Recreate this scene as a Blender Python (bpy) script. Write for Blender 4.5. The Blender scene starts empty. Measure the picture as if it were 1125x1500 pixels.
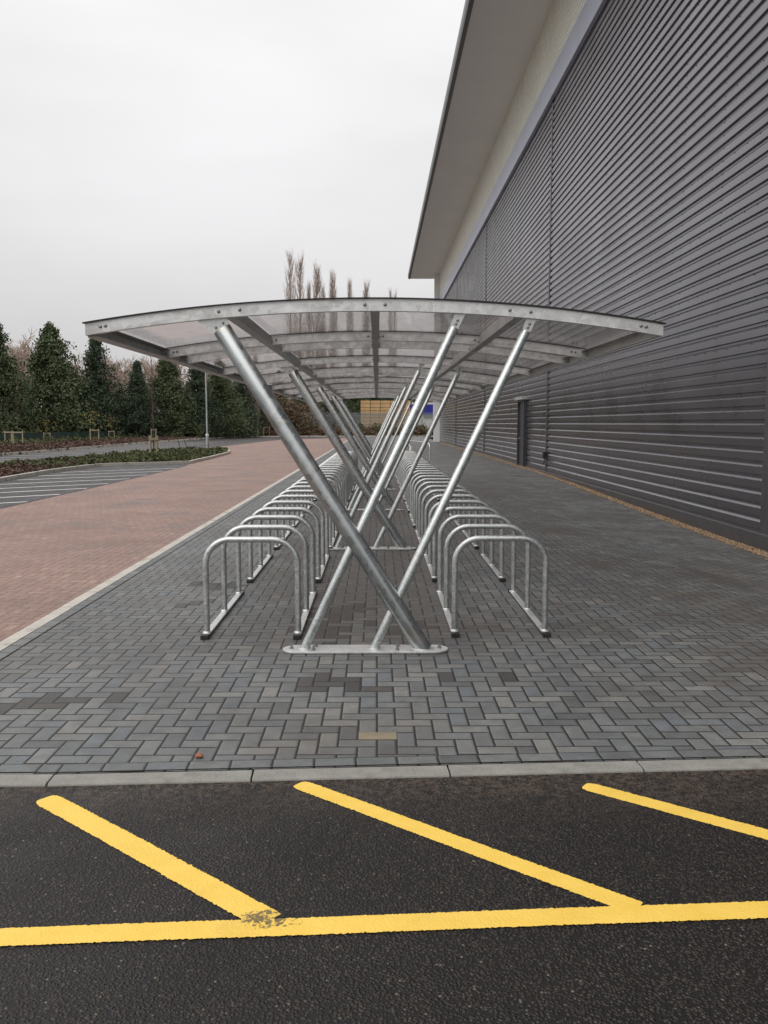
import bpy, math, random
from mathutils import Vector, Matrix
R = math.radians
random.seed(7)
sc = bpy.context.scene
col = sc.collection

# ------------------------------------------------------------------ helpers
class MB:
    def __init__(s): s.v = []; s.f = []; s.sm = []
    def add(s, vs, fs, smooth=False):
        b = len(s.v); s.v += [tuple(q) for q in vs]
        for f in fs: s.f.append(tuple(b + i for i in f)); s.sm.append(smooth)
    def box(s, x0, x1, y0, y1, z0, z1):
        s.add([(x0,y0,z0),(x1,y0,z0),(x1,y1,z0),(x0,y1,z0),(x0,y0,z1),(x1,y0,z1),(x1,y1,z1),(x0,y1,z1)],
              [(3,2,1,0),(4,5,6,7),(0,1,5,4),(1,2,6,5),(2,3,7,6),(3,0,4,7)])
    def tube(s, pts, r, n=16, caps=True, smooth=True):
        pts = [Vector(p) for p in pts]
        rs = r if isinstance(r, (list, tuple)) else [r]*len(pts)
        rings = []; prev = None
        for k, p in enumerate(pts):
            a = pts[max(k-1,0)]; c = pts[min(k+1,len(pts)-1)]
            d = (c-a)
            if d.length < 1e-9: d = Vector((0,0,1))
            d.normalize()
            if prev is None:
                h = Vector((0,1,0)) if abs(d.y) < .9 else Vector((1,0,0))
                u = d.cross(h).normalized()
            else:
                u = (prev - d*prev.dot(d)).normalized()
            prev = u; w = d.cross(u)
            rings.append([p + (u*math.cos(2*math.pi*i/n) + w*math.sin(2*math.pi*i/n))*rs[k] for i in range(n)])
        vs = [q for rg in rings for q in rg]; fs = []
        for k in range(len(rings)-1):
            for i in range(n):
                j = (i+1) % n
                fs.append((k*n+i, k*n+j, (k+1)*n+j, (k+1)*n+i))
        s.add(vs, fs, smooth)
        if caps:
            s.add(rings[0], [tuple(range(n-1,-1,-1))]); s.add(rings[-1], [tuple(range(n))])
    def prism(s, poly, axis, a, b):
        """poly = list of 2D points; axis 'z': (x,y) from z=a..b, 'y': (x,z) from y=a..b"""
        def P(q, t): return (q[0], q[1], t) if axis == 'z' else ((q[0], t, q[1]) if axis == 'y' else (t, q[0], q[1]))
        n = len(poly); vs = [P(q,a) for q in poly] + [P(q,b) for q in poly]
        fs = [(i, (i+1)%n, n+(i+1)%n, n+i) for i in range(n)]
        fs += [tuple(range(n-1,-1,-1)), tuple(range(n,2*n))]
        s.add(vs, fs)
    def dome(s, c, r, axis, n=10, h=None):
        h = h or r*.7; c = Vector(c); ax = Vector(axis).normalized()
        t = Vector((0,0,1)) if abs(ax.z) < .9 else Vector((1,0,0))
        u = ax.cross(t).normalized(); w = ax.cross(u)
        vs = []
        for k in range(4):
            a = k/3*math.pi/2*.94
            vs += [c + ax*(h*math.sin(a)) + (u*math.cos(2*math.pi*i/n)+w*math.sin(2*math.pi*i/n))*r*math.cos(a) for i in range(n)]
        fs = [(k*n+i, k*n+(i+1)%n, (k+1)*n+(i+1)%n, (k+1)*n+i) for k in range(3) for i in range(n)]
        fs.append(tuple(3*n+i for i in range(n)))
        s.add(vs, fs, True)
    def build(s, name, mat, parent=None, recalc=True):
        me = bpy.data.meshes.new(name); me.from_pydata(s.v, [], s.f)
        me.polygons.foreach_set('use_smooth', s.sm)
        if recalc:
            import bmesh
            bm = bmesh.new(); bm.from_mesh(me); bmesh.ops.recalc_face_normals(bm, faces=bm.faces[:]); bm.to_mesh(me); bm.free()
        me.materials.append(mat); me.update()
        o = bpy.data.objects.new(name, me); col.objects.link(o)
        if parent: o.parent = parent
        return o

def tag(o, label, cat, group=None, kind=None):
    o['label'] = label; o['category'] = cat
    if group: o['group'] = group
    if kind: o['kind'] = kind
    return o
def empty(name, loc=(0,0,0), rz=0):
    o = bpy.data.objects.new(name, None); o.location = loc; o.rotation_euler = (0,0,rz); o.empty_display_size = .2
    col.objects.link(o); return o
def struct(o, label=None):
    o['kind'] = 'structure'
    if label: o['label'] = label
    return o
def copy_tree(o, parent=None):
    c = o.copy(); col.objects.link(c)
    if parent: c.parent = parent
    for ch in [q for q in col.objects if q.parent == o]: copy_tree(ch, c)
    return c
def bevel(o, w=.003, seg=2):
    m = o.modifiers.new('bevel', 'BEVEL'); m.width = w; m.segments = seg; m.limit_method = 'ANGLE'; return o

# ------------------------------------------------------------------ materials
class NT:
    def __init__(s, name):
        s.m = bpy.data.materials.new(name); s.m.use_nodes = True
        s.t = s.m.node_tree; s.t.nodes.clear()
        s.out = s.n('ShaderNodeOutputMaterial'); s.p = s.n('ShaderNodeBsdfPrincipled')
        s.l(s.p.outputs[0], s.out.inputs[0])
    def n(s, ty, **kw):
        q = s.t.nodes.new(ty)
        for k, v in kw.items(): setattr(q, k, v)
        return q
    def l(s, a, b): s.t.links.new(a, b)
    def put(s, sock, val):
        if isinstance(val, bpy.types.NodeSocket): s.l(val, sock)
        else: sock.default_value = val
    def math(s, op, a, b=0.0, c=None, clamp=False):
        q = s.n('ShaderNodeMath', operation=op); q.use_clamp = clamp
        s.put(q.inputs[0], a); s.put(q.inputs[1], b)
        if c is not None: s.put(q.inputs[2], c)
        return q.outputs[0]
    def obj(s): return s.n('ShaderNodeTexCoord').outputs['Object']
    def pos(s): return s.n('ShaderNodeNewGeometry').outputs['Position']
    def map(s, vec, scale=(1,1,1), rot=(0,0,0), loc=(0,0,0)):
        q = s.n('ShaderNodeMapping'); s.l(vec, q.inputs[0])
        q.inputs['Scale'].default_value = scale; q.inputs['Rotation'].default_value = rot; q.inputs['Location'].default_value = loc
        return q.outputs[0]
    def noise(s, vec, scale, detail=3, rough=.5, out=0):
        q = s.n('ShaderNodeTexNoise'); s.l(vec, q.inputs['Vector'])
        q.inputs['Scale'].default_value = scale; q.inputs['Detail'].default_value = detail; q.inputs['Roughness'].default_value = rough
        return q.outputs[out]
    def voro(s, vec, scale, feature='F1', out='Distance'):
        q = s.n('ShaderNodeTexVoronoi', feature=feature); s.l(vec, q.inputs['Vector']); q.inputs['Scale'].default_value = scale
        return q.outputs[out]
    def ramp(s, fac, stops, interp='LINEAR'):
        q = s.n('ShaderNodeValToRGB'); s.l(fac, q.inputs[0]); e = q.color_ramp; e.interpolation = interp
        while len(e.elements) < len(stops): e.elements.new(.5)
        for el, (p, c) in zip(e.elements, stops):
            el.position = p; el.color = (c[0],c[1],c[2],1) if isinstance(c,(tuple,list)) else (c,c,c,1)
        return q.outputs[0]
    def mix(s, fac, a, b, mode='MIX'):
        q = s.n('ShaderNodeMix', data_type='RGBA', blend_type=mode)
        s.put(q.inputs[0], fac)
        for i, v in ((6,a),(7,b)):
            if isinstance(v, (tuple,list)): v = (v[0],v[1],v[2],1)
            s.put(q.inputs[i], v)
        return q.outputs[2]
    def smooth(s, x, a, b, lo=0., hi=1.):
        q = s.n('ShaderNodeMapRange', interpolation_type='SMOOTHSTEP'); s.l(x, q.inputs[0])
        for i, v in enumerate((a,b,lo,hi)): q.inputs[i+1].default_value = v
        return q.outputs[0]
    def bump(s, h, strength=.5, dist=.01, normal=None):
        q = s.n('ShaderNodeBump'); s.l(h, q.inputs['Height']); q.inputs['Strength'].default_value = strength; q.inputs['Distance'].default_value = dist
        if normal: s.l(normal, q.inputs['Normal'])
        return q.outputs[0]
    def fin(s, color=None, rough=None, metal=None, normal=None, spec=None):
        for k, v in (('Base Color',color),('Roughness',rough),('Metallic',metal),('Normal',normal),('Specular IOR Level',spec)):
            if v is None: continue
            if isinstance(v,(tuple,list)): v = (v[0],v[1],v[2],1)
            s.put(s.p.inputs[k], v)
        return s.m

def m_flat(name, c, rough=.7, metal=0, var=.15, scale=3., bump=0):
    t = NT(name); n = t.noise(t.obj(), scale, 4, .6)
    cc = t.ramp(n, [(.25, tuple(x*(1-var) for x in c)), (.75, tuple(x*(1+var) for x in c))])
    return t.fin(cc, rough, metal, t.bump(t.noise(t.obj(), scale*12, 3), bump, .004) if bump else None)

def m_galv(name, lo, hi, rough=.42, metal=.75, scale=14, stain=None):
    t = NT(name); p = t.pos()
    v = t.voro(p, scale*5, out='Color')
    sp = t.n('ShaderNodeSeparateColor'); t.l(v, sp.inputs[0])
    n = t.noise(p, scale, 4, .6); big = t.noise(p, 2.3, 3, .6)
    f = t.math('ADD', t.math('MULTIPLY', sp.outputs[0], .3), t.math('ADD', t.math('MULTIPLY', n, .35), t.math('MULTIPLY', big, .45)))
    c = t.ramp(f, [(.3, lo), (.78, hi)])
    if stain:
        st = t.smooth(t.noise(t.map(p,(.6,1,1.6)), 4.1, 5, .7), .50, .66)
        c = t.mix(t.math('MULTIPLY', st, .5), c, stain)
        sc_ = t.smooth(t.noise(p, 33, 5, .7), .70, .76)
        c = t.mix(t.math('MULTIPLY', sc_, .8), c, (.05,.045,.04))
    r = t.smooth(f, .3, .8, rough-.08, rough+.12)
    return t.fin(c, r, metal, t.bump(t.noise(p, 60, 3), .12, .002))

def m_pavers(name, stops, joint, patches=(), spec=.45, cell=10., rot=0., brownarea=False, rough=.75, courses=False):
    """interlocking 200 x 100 mm blocks: 90 degree herringbone, or a stretcher course"""
    t = NT(name); o = t.obj()
    if rot: o = t.map(o, rot=(0,0,rot))
    sx = t.n('ShaderNodeSeparateXYZ'); t.l(o, sx.inputs[0])
    wob = t.noise(o, 1.2, 2); 
    x = t.math('MULTIPLY', sx.outputs[0], cell); y = t.math('MULTIPLY', sx.outputs[1], cell)
    if courses:
        i = t.math('FLOOR', t.math('MULTIPLY', x, .5)); j = t.math('FLOOR', y)
        oi = i; oj = j
        lu = t.math('SUBTRACT', x, t.math('MULTIPLY', i, 2.)); lv = t.math('SUBTRACT', y, j)
        w = 2.; h = 1.; isv = 0.0
    else:
        i = t.math('FLOOR', x); j = t.math('FLOOR', y)
        m = t.math('FLOORED_MODULO', t.math('SUBTRACT', i, j), 4.)
        isv = t.math('GREATER_THAN', m, 1.5)
        m1 = t.math('COMPARE', m, 1., .1); m2 = t.math('COMPARE', m, 2., .1)
        oi = t.math('SUBTRACT', i, m1); oj = t.math('SUBTRACT', j, m2)
        lu = t.math('SUBTRACT', x, oi); lv = t.math('SUBTRACT', y, oj)
        w = t.math('SUBTRACT', 2., isv); h = t.math('ADD', 1., isv)
    ed = t.math('MINIMUM', t.math('MINIMUM', lu, t.math('SUBTRACT', w, lu)), t.math('MINIMUM', lv, t.math('SUBTRACT', h, lv)))
    ed = t.math('ADD', ed, t.math('MULTIPLY', t.math('SUBTRACT', t.noise(o, 55, 3), .5), .045))
    cid = t.n('ShaderNodeCombineXYZ'); t.put(cid.inputs[0], oi); t.put(cid.inputs[1], oj); t.put(cid.inputs[2], isv)
    wn = t.n('ShaderNodeTexWhiteNoise', noise_dimensions='3D'); t.l(cid.outputs[0], wn.inputs[0])
    rnd = wn.outputs['Value']; rc = t.n('ShaderNodeSeparateColor'); t.l(wn.outputs['Color'], rc.inputs[0])
    c = t.ramp(rnd, stops)
    # mottling inside the block
    n1 = t.noise(o, 9, 4, .65); n2 = t.noise(o, 160, 2, .7)
    c = t.mix(.55, c, t.ramp(n1, [(.25, .55), (.75, 1.35)]), 'MULTIPLY')
    c = t.mix(.6, c, t.ramp(n2, [(.3, .6), (.7, 1.4)]), 'MULTIPLY')
    big = t.noise(o, .7, 3, .6)
    c = t.mix(.6, c, t.ramp(big, [(.3, .72), (.7, 1.25)]), 'MULTIPLY')
    worn = t.smooth(t.noise(o, 26, 5, .75), .66, .74)
    c = t.mix(t.math('MULTIPLY', worn, .35), c, (.33,.33,.32))
    if patches:
        acc = None
        cm = t.n('ShaderNodeVectorMath', operation='SCALE'); t.l(cid.outputs[0], cm.inputs[0]); cm.inputs['Scale'].default_value = 1./cell
        for (px, py, r, sxk) in patches:
            sub = t.n('ShaderNodeVectorMath', operation='SUBTRACT'); t.l(cm.outputs[0], sub.inputs[0]); sub.inputs[1].default_value = (px,py,0)
            mu = t.n('ShaderNodeVectorMath', operation='MULTIPLY'); t.l(sub.outputs[0], mu.inputs[0]); mu.inputs[1].default_value = (1/sxk,1,0)
            ln = t.n('ShaderNodeVectorMath', operation='LENGTH'); t.l(mu.outputs[0], ln.inputs[0])
            d = t.math('ADD', t.math('DIVIDE', ln.outputs['Value'], r), t.math('MULTIPLY', rc.outputs[1], .7))
            k = t.math('LESS_THAN', d, 1.)
            acc = k if acc is None else t.math('MAXIMUM', acc, k)
        c = t.mix(t.math('MULTIPLY', acc, .72), c, (.034,.028,.025))
    if brownarea:   # reddish damp soil tint spread over the blocks near the shelter and wall
        bn = t.smooth(t.noise(o, .42, 4, .6), .42, .62)
        c = t.mix(t.math('MULTIPLY', bn, .30), c, (.105,.082,.066))
    jm = t.smooth(ed, .035, .075)
    c = t.mix(jm, joint, c)
    damp = t.smooth(t.noise(t.map(o, (1,.55,1)), .85, 5, .65), .50, .66)
    c = t.mix(t.math('MULTIPLY', damp, .42), c, (.060,.050,.043))
    if brownarea:   # trodden-in soil plus painted shade of the shelter roof, between the two rows
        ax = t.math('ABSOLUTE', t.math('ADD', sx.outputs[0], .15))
        soil_shade = t.math('MULTIPLY', t.smooth(t.math('ADD', ax, t.math('MULTIPLY', t.noise(o, 1.6, 4, .65), .9)), 1.75, .95), t.smooth(t.math('ADD', sx.outputs[1], t.math('MULTIPLY', t.noise(o, 2.1, 3), .8)), 6.2, 7.0))
        c = t.mix(t.math('MULTIPLY', soil_shade, .42), c, (.058,.046,.037))
        tr = t.smooth(t.math('ADD', sx.outputs[0], t.math('MULTIPLY', t.noise(o, .6, 4, .6), 2.)), 2.9, 3.7)
        tr = t.math('MULTIPLY', tr, t.smooth(t.noise(o, 1.3, 4, .7), .42, .6))
        c = t.mix(t.math('MULTIPLY', tr, .40), c, (.07,.055,.042))
    sand = t.smooth(t.noise(o, 5.5, 5, .75), .60, .72)
    c = t.mix(t.math('MULTIPLY', sand, .22), c, (.23,.20,.165))
    hgt = t.math('ADD', t.smooth(ed, .02, .14), t.math('MULTIPLY', t.noise(o, 120, 3), .22))
    hgt = t.math('ADD', hgt, t.math('MULTIPLY', rc.outputs[2], .25))
    rr = t.math('SUBTRACT', t.math('ADD', t.math('MULTIPLY', rc.outputs[0], .15), rough-.17), t.math('MULTIPLY', damp, .16))
    return t.fin(c, rr, 0, t.bump(hgt, .75, .005), spec)

def m_asphalt(name, base=(.0165,.0132,.0112), scale=1.):
    t = NT(name); o = t.obj()
    vd = t.voro(o, 88*scale); vc = t.voro(o, 88*scale, out='Color')
    s = t.n('ShaderNodeSeparateColor'); t.l(vc, s.inputs[0])
    v2 = t.voro(o, 240*scale); 
    c = t.ramp(s.outputs[0], [(0, tuple(x*.55 for x in base)), (.6, base), (.90, tuple(x*1.6 for x in base)), (.985, (.045,.039,.034)), (1, (.10,.088,.076))])
    c = t.mix(t.smooth(vd, .30, .62), t.mix(1., c, (2.1,1.98,1.86), 'MULTIPLY'), tuple(x*.30 for x in base))
    big = t.noise(o, .9, 4, .6)
    c = t.mix(.8, c, t.ramp(big, [(.3, .62), (.7, 1.45)]), 'MULTIPLY')
    dust = t.smooth(t.noise(o, 1.7, 5, .7), .55, .75)
    c = t.mix(t.math('MULTIPLY', dust, .25), c, (.075,.06,.05))
    sy = t.n('ShaderNodeSeparateXYZ'); t.l(o, sy.inputs[0])
    if scale == 1.:   # grit washed up against the kerb, faint tyre tracks
        neark = t.smooth(t.math('ADD', sy.outputs[1], t.math('MULTIPLY', t.noise(o, 3., 4), .5)), 3.55, 4.15)
        c = t.mix(t.math('MULTIPLY', neark, t.smooth(t.noise(o, 38, 4, .7), .42, .62)), c, (.10,.072,.052))
        st = t.smooth(t.noise(t.map(o,(.35,1.6,1),(0,0,R(4))), 2.1, 4, .6), .55, .75)
        c = t.mix(t.math('MULTIPLY', st, .35), c, (.010,.009,.008))
    spk = t.smooth(t.voro(o, 17*scale), .05, .03)
    c = t.mix(t.math('MULTIPLY', spk, .4), c, (.22,.20,.17))
    h = t.math('ADD', t.math('ADD', t.smooth(vd, .62, .18), t.math('MULTIPLY', s.outputs[1], .7)), t.math('MULTIPLY', t.smooth(v2, .6, .1), .3))
    return t.fin(c, t.ramp(t.noise(o, 2.2, 3), [(.3,.42),(.7,.62)]), 0, t.bump(h, 1., .0045), .42)

M = {}
M['galv_tube'] = m_galv('galvanised_tube', (.44,.47,.465), (.72,.75,.735), .38, .95)
M['galv_big'] = m_galv('galvanised_strut', (.29,.312,.315), (.42,.44,.435), .31, .92, 5, (.37,.33,.28))
M['galv_beam'] = m_galv('galvanised_beam', (.58,.585,.58), (.93,.935,.92), .42, .62, 5, (.40,.385,.36))
M['galv_purlin'] = m_galv('galvanised_purlin', (.36,.365,.36), (.56,.565,.55), .5, .7, 7, (.30,.27,.24))
M['galv_plate'] = m_galv('galvanised_plate', (.55,.56,.55), (.76,.77,.75), .45, .7, 12)
M['bolt'] = m_flat('bolt_steel', (.30,.30,.29), .4, .8)
M['rubber'] = m_flat('black_rubber', (.018,.018,.018), .6)
M['concrete'] = None
def m_concrete(name, a, b, joints=0):
    t = NT(name); o = t.obj()
    n = t.noise(o, 6, 5, .65); c = t.ramp(n, [(.25,a),(.75,b)])
    c = t.mix(.6, c, t.ramp(t.noise(o, 140, 3, .7), [(.3,.68),(.7,1.25)]), 'MULTIPLY')
    st = t.smooth(t.noise(o, 2.6, 5, .7), .52, .72)
    c = t.mix(t.math('MULTIPLY', st, .6), c, (.12,.10,.08))
    return t.fin(c, .85, 0, t.bump(t.noise(o, 90, 4), .4, .004))
M['kerb'] = m_concrete('kerb_concrete', (.20,.195,.178), (.34,.33,.30))
M['kerb_far'] = m_concrete('pale_kerb_concrete', (.42,.39,.34), (.60,.57,.51))

GREY = [(0,(.108,.113,.114)),(.2,(.142,.150,.151)),(.5,(.172,.177,.170)),(.72,(.140,.153,.163)),(.9,(.190,.192,.184)),(1,(.215,.212,.200))]
PATCH = [(-2.05,4.85,.24,1.7),(-1.62,4.93,.10,1.4),(-1.25,5.03,.10,1.6),(-.42,5.22,.22,1.),(-.22,5.12,.12,1.5),(.30,5.33,.13,1.2),(.70,5.30,.08,2.),(-.45,7.2,.45,1.),(-1.75,7.6,.26,1.2),
         (-1.65,8.5,.3,1.4),(-.5,6.65,.35,1.),(.2,6.7,.3,1.2),(-.55,6.0,.2,1.1)]
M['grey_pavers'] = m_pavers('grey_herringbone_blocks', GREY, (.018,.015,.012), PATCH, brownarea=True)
M['grey_course'] = m_pavers('grey_stretcher_course', GREY, (.022,.019,.016), courses=True)
RED = [(0,(.235,.145,.115)),(.3,(.270,.168,.134)),(.6,(.300,.192,.155)),(.85,(.265,.172,.142)),(1,(.34,.228,.185))]
M['red_pavers'] = m_pavers('red_herringbone_blocks', RED, (.15,.10,.08), rot=R(0))
M['asphalt'] = m_asphalt('asphalt')
M['asphalt_far'] = m_asphalt('worn_asphalt', (.034,.032,.032), .5)
def m_yellow():
    t = NT('yellow_road_paint'); o = t.pos()
    c = t.ramp(t.noise(o, 7, 4, .6), [(.3,(.84,.55,.085)),(.7,(.90,.61,.115))])
    # scuffed tar where a diagonal meets the long line
    sub = t.n('ShaderNodeVectorMath', operation='SUBTRACT'); t.l(o, sub.inputs[0]); sub.inputs[1].default_value = (-.355,2.70,-.02)
    mp = t.map(sub.outputs[0], (6.2, 11, 0), (0,0,R(-25)))
    ln = t.n('ShaderNodeVectorMath', operation='LENGTH'); t.l(mp, ln.inputs[0])
    k = t.smooth(ln.outputs['Value'], 1., .25)
    sc_ = t.smooth(t.math('ADD', t.noise(t.map(o,(1,1,1),(0,0,R(40))), 55, 4, .7), t.math('MULTIPLY', k, .3)), .70, .78)
    c = t.mix(t.math('MULTIPLY', t.math('MULTIPLY', sc_, .9), t.smooth(k, .02, .3)), c, (.10,.085,.05))
    c = t.mix(t.math('MULTIPLY', t.smooth(t.noise(o, 3.1, 5, .7), .5, .72), .22), c, (.45,.31,.08))
    sp = t.smooth(t.noise(o, 75, 4, .7), .735, .76)
    c = t.mix(t.math('MULTIPLY', sp, .5), c, (.12,.09,.05))
    return t.fin(c, .62, 0, t.bump(t.math('ADD', t.voro(o, 105), t.noise(o, 40, 3)), .35, .003))
M['yellow'] = m_yellow()
M['white_paint'] = m_flat('white_line_paint', (.80,.79,.76), .7, var=.25, scale=4)
M['clad'] = None
def m_clad():
    t = NT('dark_grey_cladding'); o = t.pos()
    n = t.noise(t.map(o,(1,.12,1)), 1.1, 4, .6)
    c = t.ramp(n, [(.3,(.178,.174,.188)),(.7,(.222,.216,.232))])
    dirt = t.smooth(t.noise(t.map(o,(1,1,.25)), 2.2, 4, .7), .55, .8)
    c = t.mix(t.math('MULTIPLY', dirt, .35), c, (.13,.12,.105))
    return t.fin(c, t.ramp(t.noise(o, .8, 3), [(.3,.24),(.7,.32)]), .88, None, .5)
M['clad'] = m_clad()
M['flash_dark'] = m_flat('dark_flashing', (.085,.083,.088), .4, .3)
M['flash_blue'] = m_flat('blue_grey_flashing', (.46,.48,.58), .38, .3, .06, 1)
M['cream'] = m_flat('cream_cladding', (.90,.90,.84), .5, 0, .05, 1)
M['soffit'] = m_flat('soffit_sheet', (.86,.855,.84), .6, 0, .03, .6)
M['gutter'] = m_flat('gutter_edge', (.10,.10,.105), .4, .3)
M['white_clad'] = m_flat('white_cladding', (.78,.78,.76), .5, 0, .06, 1)
M['door'] = m_flat('door_paint', (.045,.045,.05), .4, .1)
M['lightmetal'] = m_flat('light_metal', (.45,.45,.45), .4, .3)
def m_gravel():
    t = NT('orange_gravel'); o = t.obj()
    vc = t.voro(o, 55, out='Color'); s = t.n('ShaderNodeSeparateColor'); t.l(vc, s.inputs[0])
    c = t.ramp(s.outputs[0], [(0,(.12,.07,.04)),(.4,(.30,.19,.10)),(.75,(.42,.29,.17)),(1,(.5,.42,.32))])
    return t.fin(c, .8, 0, t.bump(t.smooth(t.voro(o,55),.8,.0), 1., .012))
M['gravel'] = m_gravel()
def m_panel():
    t = NT('clear_polycarbonate'); t.t.nodes.remove(t.p)
    tr = t.n('ShaderNodeBsdfTransparent'); tr.inputs[0].default_value = (.925,.905,.90,1)
    gl = t.n('ShaderNodeBsdfGlossy'); gl.inputs['Color'].default_value = (.9,.9,.9,1); gl.inputs['Roughness'].default_value = .08
    o = t.pos()
    t.l(t.bump(t.noise(t.map(o,(1,.5,1)), 3.2, 3), .25, .03), gl.inputs['Normal'])
    df = t.n('ShaderNodeBsdfTranslucent'); df.inputs[0].default_value = (.55,.5,.49,1)
    m1 = t.n('ShaderNodeMixShader'); t.l(t.smooth(t.noise(t.map(o,(1,.6,1)), 2.4, 5, .7), .45, .85, .0, .10), m1.inputs[0]); t.l(tr.outputs[0], m1.inputs[1]); t.l(df.outputs[0], m1.inputs[2])
    lw = t.n('ShaderNodeFresnel'); lw.inputs[0].default_value = 1.4
    m2 = t.n('ShaderNodeMixShader'); t.l(t.math('MULTIPLY', lw.outputs[0], .45, clamp=True), m2.inputs[0]); t.l(m1.outputs[0], m2.inputs[1]); t.l(gl.outputs[0], m2.inputs[2])
    t.l(m2.outputs[0], t.out.inputs[0]); return t.m
M['panel'] = m_panel()
def m_leaf(name, a, b, c3=None, scale=1.1):
    t = NT(name); o = t.obj()
    n = t.noise(o, scale, 3, .6); n2 = t.noise(o, scale*9, 2)
    f = t.math('ADD', t.math('MULTIPLY', n, .6), t.math('MULTIPLY', n2, .4))
    stops = [(.35,a),(.62,b)] + ([(.72,c3)] if c3 else [])
    return t.fin(t.ramp(f, stops), .7, 0, None, .25)
M['conifer'] = m_leaf('conifer_foliage', (.054,.074,.036), (.112,.138,.066), (.17,.18,.09))
M['conifer_dark'] = m_leaf('dark_conifer_foliage', (.038,.058,.036), (.084,.108,.064))
M['brownleaf'] = m_leaf('brown_foliage', (.09,.06,.035), (.17,.12,.07))
M['greenleaf'] = m_leaf('ground_cover_leaves', (.04,.05,.022), (.11,.12,.05), (.17,.15,.07), 2.5)
M['redleaf'] = m_leaf('red_brown_shrub_leaves', (.075,.046,.036), (.13,.082,.062), (.19,.13,.09), 2)
M['yellowleaf'] = m_leaf('yellow_young_leaves', (.18,.17,.03), (.30,.22,.05))
M['bark'] = m_flat('bark', (.075,.055,.042), .9, 0, .3, 2)
M['palebark'] = m_flat('pale_twigs', (.34,.26,.21), .9, 0, .25, 1)
M['stake'] = m_flat('timber_stake', (.34,.28,.19), .85, 0, .2, 2)
M['soil'] = m_flat('mulch_soil', (.13,.08,.06), .95, 0, .4, 1.5, .5)
M['grass'] = m_flat('rough_grass', (.055,.062,.028), .95, 0, .35, .4, .4)
M['palisade'] = m_flat('palisade_steel', (.26,.28,.28), .5, .5)
M['greenmesh'] = m_flat('green_mesh', (.012,.036,.026), .8)
M['planks'] = None
def m_planks():
    t = NT('yellow_timber'); o = t.obj()
    c = t.ramp(t.noise(o, 1.4, 3), [(.3,(.55,.33,.15)),(.7,(.72,.47,.24))])
    return t.fin(c, .8)
M['planks'] = m_planks()
M['blue'] = m_flat('blue_panel', (.015,.02,.26), .5, 0, .05, 1)

# ------------------------------------------------------------------ ground
def sheet(name, poly, z, mat, label=None):
    m = MB(); m.add([(x,y,z) for x,y in poly], [tuple(range(len(poly)))])
    o = m.build(name, mat, recalc=False)
    if o.data.polygons[0].normal.z < 0: o.data.flip_normals()
    return struct(o, label)
sheet('ground', [(-600,-300),(600,-300),(600,900),(-600,900)], -.32, M['grass'])
sheet('verge', [(-600,-50),(-18.95,-50),(-18.95,104),(-14,108),(14,109),(600,109),(600,900),(-600,900)], -.01, M['grass'])
KA = R(2.9)     # the front kerb runs slightly askew to the shelter
def ky(x): return 3.799 + (x+.645)*math.tan(KA)       # road side of the kerb
sheet('road', [(-40,-12),(8,-12),(8,ky(8)),(-1.6,ky(-1.6)),(-4,ky(-1.6)+.02),(-40,ky(-1.6)+.6)], -.010, M['asphalt'], 'dark asphalt road in the foreground')
WX = 5.55
kb = ky(-1.6)
def sst(t): t = min(1, max(0, t)); return t*t*(3-2*t)
def dip(x, y): return -.19*sst((x-1.8)/3.4)*sst((y-4.6)/5.5)*(1-sst((y-11)/19))
m = MB(); gx = [-2.70,-1.5,0,1.0,1.8]+[1.8+.352*k for k in range(1,11)]+[5.60]; N = len(gx)
rows = [None]+[4.2+.6*k for k in range(50)]+[40,60,80,107]
for r_ in rows:
    for x in gx:
        yy = (kb+.10 if x < -1.6 else ky(x)+.12) if r_ is None else r_
        m.v.append((x, yy, dip(x, yy)))
for r_ in range(len(rows)-1):
    for k in range(N-1): m.f.append((r_*N+k, r_*N+k+1, (r_+1)*N+k+1, (r_+1)*N+k)); m.sm.append(True)
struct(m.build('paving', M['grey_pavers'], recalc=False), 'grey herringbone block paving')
# stretcher course next to the kerb
m = MB(); m.add([(-1.1,0,0),(6.8,0,0),(6.8,.1,0),(-1.1,.1,0)], [(0,1,2,3)])
o = m.build('paving_border', M['grey_course'], recalc=False); o.location = (-.5, ky(-.5)+.128, .004); o.rotation_euler = (0,0,KA); struct(o)
m = MB(); m.add([(-1.25,0,0),(0.02,0,0),(0.02,.1,0),(-1.25,.1,0)], [(0,1,2,3)])
o = m.build('paving_border', M['grey_course'], recalc=False); o.location = (-1.6, kb+.135, .0044); o.rotation_euler = (0,0,R(.4)); struct(o)
m = MB(); m.add([(0,0,0),(80,0,0),(80,.1,0),(0,.1,0)], [(0,1,2,3)])
o = m.build('paving_border', M['grey_course'], recalc=False); o.location = (-2.6, 4.0, .004); o.rotation_euler = (0,0,R(90)); struct(o)
sheet('red_paving', [(-18.94,kb+.1),(-2.815,kb+.1),(-2.815,107),(-14,107),(-18.94,103.9)], -.008, M['red_pavers'], 'red block paved roadway')
# kerb stones at the front, 0.915 m each
def kerbstone(L, W, H, mat, name='kerb_stone'):
    m = MB(); m.prism([(0,-H),(W,-H),(W,.003),(.012,.003),(.004,-.001),(0,-.006)], 'x', 0.004, L-.004)
    return bevel(m.build(name, mat), .003)
x = -1.50
for k in range(9):
    o = kerbstone(.922, .110, .2, M['kerb']); o.location = (x, ky(x), random.uniform(-.001,.001)); o.rotation_euler = (0,0,KA+R(random.uniform(-.25,.25))); struct(o)
    x += .922*math.cos(KA)
x = -1.50; 
for k in range(4):
    x -= .917
    o = kerbstone(.915, .110, .2, M['kerb']); o.location = (x, kb+.001-.004*k, 0); o.rotation_euler = (0,0,R(.35)); struct(o)
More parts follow.
